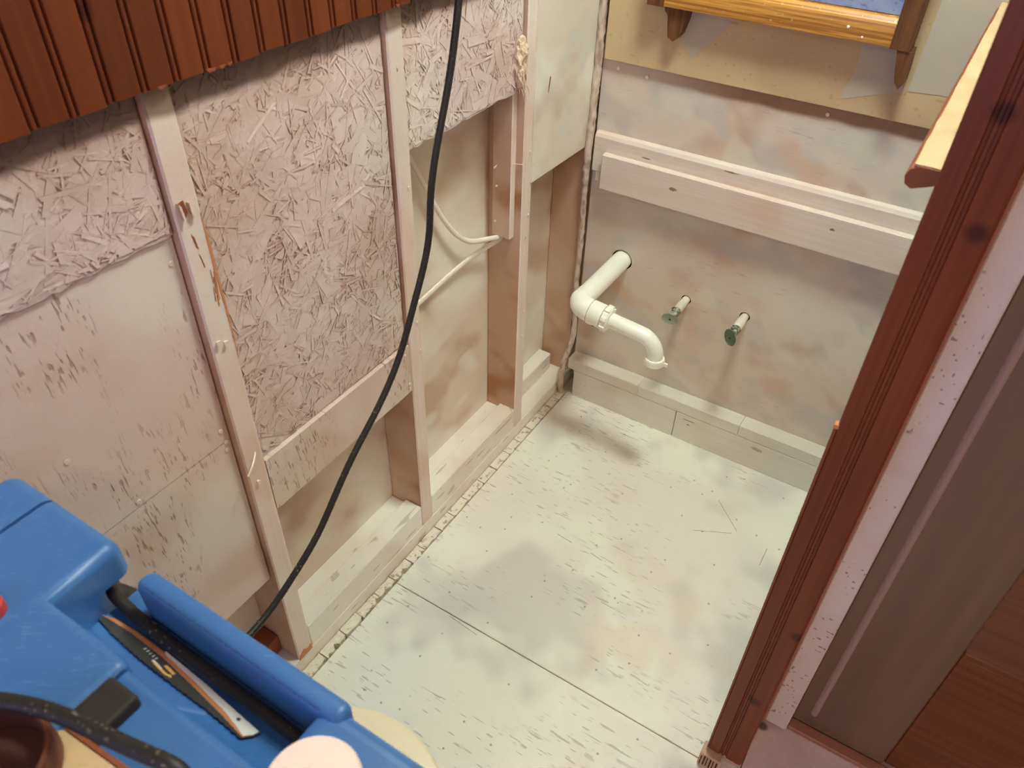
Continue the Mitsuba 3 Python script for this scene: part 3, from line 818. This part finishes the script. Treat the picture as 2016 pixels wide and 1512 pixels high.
def valve(x, z, tilt, label, handle='valve_handle'):
    k = numbered('shutoff_valve')
    labels[k] = {'label': label, 'category': 'valve', 'group': 'shutoff valves on the back wall'}
    yb, y1 = 0.085, -0.012
    obj('stub_pipe', lathe([(0, 0), (0.0098, 0), (0.0098, yb - 0.026), (0.0112, yb - 0.025), (0.0112, yb - y1), (0, yb - y1)], (x, yb, z), (0, -1, 0), 24), 'paint_card', k, 40)
    obj('body', lathe([(0, 0), (0.0105, 0), (0.0118, 0.002), (0.0118, 0.006), (0.0098, 0.008), (0.0100, 0.024), (0.0090, 0.026), (0.0088, 0.032), (0, 0.032)], (x, y1 - 0.0005, z), (0, -1, 0), 24), 'valve_metal', k, 40)
    obj('outlet', lathe([(0.0030, 0), (0.0052, 0), (0.0052, 0.013), (0.0044, 0.014), (0.0028, 0.014), (0.0028, 0.003)], (x, y1 - 0.014, z + 0.004), (-0.35, -0.25, 1), 18), 'valve_metal', k + '__body', 40)
    obj('outlet_hole', lathe([(0, 0), (0.0028, 0), (0.0028, 0.0006), (0, 0.0006)], np.array((x, y1 - 0.014, z + 0.004)) + np.array((-0.35, -0.25, 1)) / 1.088 * 0.0134, (-0.35, -0.25, 1), 14), 'dark_gap', k + '__body')
    for q in (0.0335, 0.0365):
        obj('packing_ring', lathe([(0.004, 0), (0.0102, 0), (0.0107, 0.001), (0.0102, 0.0022), (0.004, 0.0022)], (x, y1 - q + 0.003, z), (0, -1, 0), 20), 'valve_metal', k, 40)
    # oval handle: an elongated dished disc facing the room
    h = lathe([(0, 0), (0.008, 0.0), (0.0135, 0.003), (0.0150, 0.0065), (0.0140, 0.0080), (0.0115, 0.0068), (0.006, 0.0058), (0, 0.0056)], (0, 0, 0), (0, -1, 0), 40)
    v = h.vertices * [1.42, 1.15, 0.86]
    a = math.radians(tilt)
    rot = np.array([[math.cos(a), 0, math.sin(a)], [0, 1, 0], [-math.sin(a), 0, math.cos(a)]])
    yawed = trimesh.transformations.rotation_matrix(math.radians(-14), [1, 0, 0])[:3, :3]
    h.vertices = v @ rot.T @ yawed.T + [x, y1 - 0.037, z]
    obj('handle', h, handle, k, 30)
    obj('handle_screw', lathe([(0, 0), (0.0032, 0), (0.0028, 0.002), (0, 0.0022)], (x, y1 - 0.0425, z - 0.001), (0, -1, -0.2), 14), 'dark_gap', k + '__handle')
    return k


valve(0.313, 0.411, 0, 'metal shutoff valve with a level oval handle, next to the drain pipe', 'valve_handle_grey')
valve(0.464, 0.418, 62, 'metal shutoff valve with a steeply tilted green oval handle, nearer the casing')

# ---------------------------------------------------------------- white cables
obj('white_cable', tube([(-0.060, -0.633, 1.02), (-0.066, -0.585, 0.965), (-0.070, -0.519, 0.868), (-0.070, -0.43, 0.715), (-0.062, -0.355, 0.645), (-0.055, -0.300, 0.628), (-0.050, -0.266, 0.618), (-0.050, -0.252, 0.614)], 0.0058, 12, 60, 0.75), 'cable_sheath', None, True,
    label='white cable sagging in a curve between the second and third studs', cat='cable')
obj('white_cable', tube([(-0.078, -0.70, 0.556), (-0.079, -0.62, 0.5640), (-0.080, -0.54, 0.572), (-0.080, -0.46, 0.580), (-0.077, -0.38, 0.590), (-0.068, -0.315, 0.5995), (-0.056, -0.272, 0.606), (-0.052, -0.252, 0.608)], 0.0066, 12, 60, 0.55), 'cable_sheath', None, True,
    label='flat white cable running straight and low from the third stud hole', cat='cable')

# ---------------------------------------------------------------- black cord hanging down in front of the wall
cord = [(0.12, -0.56, 1.62), (0.12, -0.610, 1.40), (0.12, -0.645, 1.214), (0.12, -0.678, 1.10), (0.12, -0.710, 1.020), (0.12, -0.729, 0.947), (0.12, -0.734, 0.905), (0.12, -0.752, 0.851), (0.12, -0.784, 0.792), (0.12, -0.823, 0.725), (0.12, -0.890, 0.653), (0.12, -0.960, 0.600), (0.12, -1.019, 0.545), (0.12, -1.066, 0.502), (0.12, -1.121, 0.470), (0.12, -1.210, 0.437), (0.125, -1.30, 0.43)]
obj('power_cord', tube([(0.10, -0.50, 2.0), (0.11, -0.52, 1.8)] + cord + [(0.14, -1.345, 0.30), (0.15, -1.36, 0.10), (0.16, -1.33, 0.012), (0.20, -1.30, 0.0065)], 0.0054, 14, 160), 'cord_rubber', None, True,
    label='black power cord hanging diagonally in front of the open studs', cat='cord')

# ---------------------------------------------------------------- blue work stand
S = 'work_stand'
top = rbox(0.062, 0.236, -1.86, -1.377, 0.800, 0.900, 0.014) + rbox(0.062, 0.346, -1.86, -1.452, 0.800, 0.900, 0.010)
top = top + rbox(0.330, 0.505, -1.86, -1.456, 0.800, 0.896, 0.009)
base = rbox(0.062, 0.66, -1.86, -1.378, 0.770, 0.832, 0.006)
wall = rbox(0.268, 0.520, -1.397, -1.3745, 0.775, 0.884, 0.009)
endb = rbox(0.494, 0.66, -1.86, -1.380, 0.780, 0.879, 0.014)
body = top + base + wall + endb
body = body - m3.Manifold.cube([0.047, 0.066, 0.2]).translate([0.190, -1.417, 0.660])      # open gap behind the deck where the cord comes up
body = body - m3.Manifold.cube([0.0045, 0.30, 0.02]).translate([0.128, -1.66, 0.893])          # joint between deck pieces
body = body - m3.Manifold.cube([0.0045, 0.10, 0.02]).translate([0.3445, -1.55, 0.890])
m = to_tri(body)
obj('deck', m, 'blue_plastic', S, 35)
obj('rail_seam', tube([(0.280, -1.3945, 0.8865), (0.40, -1.3950, 0.8868), (0.500, -1.3950, 0.8862)], 0.0006, 6, straight=True), 'seam_blue', S)
obj('latch', to_tri(rbox(0.349, 0.384, -1.512, -1.470, 0.893, 0.909, 0.004)), 'black_rubber', S, 35)
for i, (x, y) in enumerate(((0.12, -1.45), (0.61, -1.45), (0.12, -1.80), (0.61, -1.80))):
    obj('leg', to_tri(m3.Manifold.batch_hull([rbox(x - 0.03, x + 0.03, y - 0.025, y + 0.025, 0.75, 0.772, 0.004), rbox(x - 0.022, x + 0.022, y - 0.02, y + 0.02, 0.012, 0.03, 0.004)])), 'blue_plastic', S, 35)
    obj('foot_pad', box(x - 0.024, x + 0.024, y - 0.022, y + 0.022, 0.0003, 0.0125, 0.002), 'black_rubber', S)
tag(S, 'blue moulded plastic work stand with a black latch in the lower left corner', 'work stand')

# saw blade in the tray
bl = [[.2289, -1.4245], [.248, -1.4161], [.2778, -1.4133], [.3208, -1.4133], [.3707, -1.4153], [.413, -1.4186], [.4477, -1.421], [.4453, -1.4257], [.4376, -1.4328], [.4147, -1.4316], [.3886, -1.431], [.3425, -1.4312], [.2999, -1.4305], [.2558, -1.4275]]
bl = [(x, y - 0.0005) for x, y in bl]
low = [(x + 0.0018 * (i % 2), y) for i, (x, y) in enumerate(bl)]
teeth = []
for (x0, y0), (x1, y1) in zip(bl[8:-1], bl[9:]):
    n = max(2, int(abs(x1 - x0) / 0.0035))
    for j in range(n):
        t = j / n
        teeth.append((x0 + (x1 - x0) * t, y0 + (y1 - y0) * t - (0.0012 if j % 2 else 0.0)))
outline = bl[:8] + teeth + [bl[-1]]
Z = 0.8335
obj('blade', prism(outline, 'z', Z, Z + 0.0014), 'blade_dark', 'saw_blade')
obj('orange_stripe', prism([(.234, -1.4215), (.2485, -1.4172), (.278, -1.4150), (.3205, -1.4155), (.3655, -1.4188), (.410, -1.4240), (.4445, -1.4262), (.4376, -1.4326), (.4084, -1.4285), (.3638, -1.4235), (.3185, -1.4195), (.2759, -1.4187), (.244, -1.4205)], 'z', Z + 0.0014, Z + 0.0017), 'blade_orange', 'saw_blade')
hole = Polygon([(.318, -1.4140), (.345, -1.4150), (.3707, -1.4160), (.413, -1.4192), (.4465, -1.4216), (.4445, -1.4260), (.4376, -1.4315), (.410, -1.4250), (.3655, -1.4200), (.3205, -1.4165)])
hole = hole - Polygon([(.4235 + .0022 * math.cos(t), -1.4235 + .0015 * math.sin(t)) for t in np.linspace(0, 6.28, 14)])
obj('white_shank', prism(hole, 'z', Z + 0.0017, Z + 0.0021), 'blade_white', 'saw_blade')
for poly, c in (([(.316, -1.4278), (.319, -1.4262), (.330, -1.4278), (.338, -1.4284), (.341, -1.4270), (.344, -1.4288), (.336, -1.4300), (.326, -1.4292)], 'blade_ink'),
                ([(.314, -1.4270), (.3165, -1.4255), (.330, -1.4272), (.326, -1.4280)], 'blade_white'),
                ([(.330, -1.4225), (.344, -1.4240), (.342, -1.4262), (.328, -1.4248)], 'blade_ink')):
    obj('printed_mark', prism(poly, 'z', Z + 0.0014, Z + 0.00165), c, 'saw_blade')
for j in range(5):
    x = 0.2985 + j * 0.0042
    obj('printed_mark', prism([(x, -1.4232 - j * .0003), (x + 0.0016, -1.4210 - j * .0003), (x + 0.0024, -1.4212 - j * .0003), (x + 0.001, -1.4236 - j * .0003)], 'z', Z + 0.0014, Z + 0.00165), 'blade_white', 'saw_blade')
tag('saw_blade', 'worn black and orange saw blade with white shank lying in the blue tray', 'saw blade')

obj('tray_cord', tube([(0.190, -1.345, 0.66), (0.197, -1.366, 0.76), (0.206, -1.388, 0.815), (0.226, -1.4005, 0.8390), (0.262, -1.4050, 0.8395), (0.298, -1.4065, 0.8395), (0.380, -1.4075, 0.8395), (0.454, -1.4080, 0.8395), (0.488, -1.409, 0.8395)], 0.0062, 16, 80), 'cord_rubber', None, True,
    label='black cord lying along the tray of the blue work stand', cat='cord')
obj('loose_cord', tube([(0.24, -1.62, 0.945), (0.285, -1.575, 0.958), (0.3435, -1.5361, 0.965), (0.3648, -1.5269, 0.965), (0.3885, -1.5195, 0.965), (0.4192, -1.5135, 0.965), (0.4449, -1.5086, 0.965), (0.4654, -1.5043, 0.965), (0.4842, -1.5011, 0.965), (0.505, -1.503, 0.945), (0.56, -1.53, 0.902), (0.60, -1.56, 0.8868)], 0.0062, 16, 90), 'cord_rubber', None, True,
    label='thick black cord looping over the near edge of the blue work stand', cat='cord')

# pale pink jar, red cap, tan block, brown tube on the stand
obj('jar', lathe([(0, 0), (0.031, 0), (0.032, 0.003), (0.032, 0.049), (0, 0.049)], (0.5605, -1.4560, 0.8798), (0, 0, 1), 40), 'pale_pink', 'pink_jar', 40)
obj('lid', lathe([(0, 0), (0.034, 0), (0.0345, 0.002), (0.0345, 0.016), (0.0325, 0.019), (0, 0.0195)], (0.5605, -1.4560, 0.9295), (0, 0, 1), 44), 'pale_pink', 'pink_jar', 30)
tag('pink_jar', 'small jar with a pale pink lid at the bottom edge of the picture', 'jar')
obj('red_cap', lathe([(0, 0), (0.012, 0), (0.012, 0.010), (0.010, 0.012), (0, 0.012)], (0.2079, -1.4869, 0.9005), (0, 0, 1), 24), 'red_plastic', None, 40, label='small red plastic cap on the blue stand at the left edge', cat='cap')
tb = [(0.3655, -1.5195), (0.450, -1.5150), (0.470, -1.60), (0.375, -1.64), (0.300, -1.60), (0.318, -1.56)]
obj('block', prism(tb, 'z', 0.9008, 0.918), 'tan_wood', 'tan_block')
obj('brown_band', prism([(0.3665, -1.5188), (0.452, -1.5138), (0.452, -1.5098), (0.3672, -1.5155)], 'z', 0.9008, 0.9195), 'brown_band', 'tan_block')
tag('tan_block', 'flat tan wood offcut with a brown edge on the blue stand', 'wood block')
core_at = (0.3593, -1.5658, 0.9198)
obj('core', lathe([(0.0385, 0), (0.0425, 0), (0.0430, 0.001), (0.0430, 0.026), (0.0422, 0.027), (0.0388, 0.027), (0.0385, 0.026), (0.0385, 0)], core_at, (0, 0, 1), 44), 'core_brown', 'tape_core', 40)
obj('inside', lathe([(0.0360, 0.0004), (0.0383, 0.0004), (0.0383, 0.0255), (0.0375, 0.0255), (0.0360, 0.0004)], core_at, (0, 0, 1), 44), 'tube_inside', 'tape_core', 40)
obj('end_disc', lathe([(0, 0.0004), (0.0358, 0.0004), (0.0358, 0.003), (0, 0.003)], core_at, (0, 0, 1), 44), 'tube_inside', 'tape_core', 40)
tag('tape_core', 'dark brown tape core lying on the tan offcut in the bottom left corner', 'tape core')

# cream bucket behind the stand
Bk = 'bucket'
c = (0.402, -1.365, 0.0005)
obj('tub', lathe([(0, 0), (0.128, 0), (0.132, 0.004), (0.144, 0.36), (0.150, 0.362), (0.150, 0.372), (0.145, 0.374), (0.148, 0.425), (0, 0.425)], c, (0, 0, 1), 56), 'cream_plastic', Bk, 40)
obj('lid', lathe([(0, 0.4255), (0.152, 0.4255), (0.1545, 0.429), (0.1545, 0.441), (0.1535, 0.444), (0.150, 0.4465), (0.13, 0.4485), (0, 0.450)], c, (0, 0, 1), 64), 'cream_plastic', Bk, 40)
tag(Bk, 'cream plastic bucket with a lid on the floor behind the blue work stand', 'bucket')
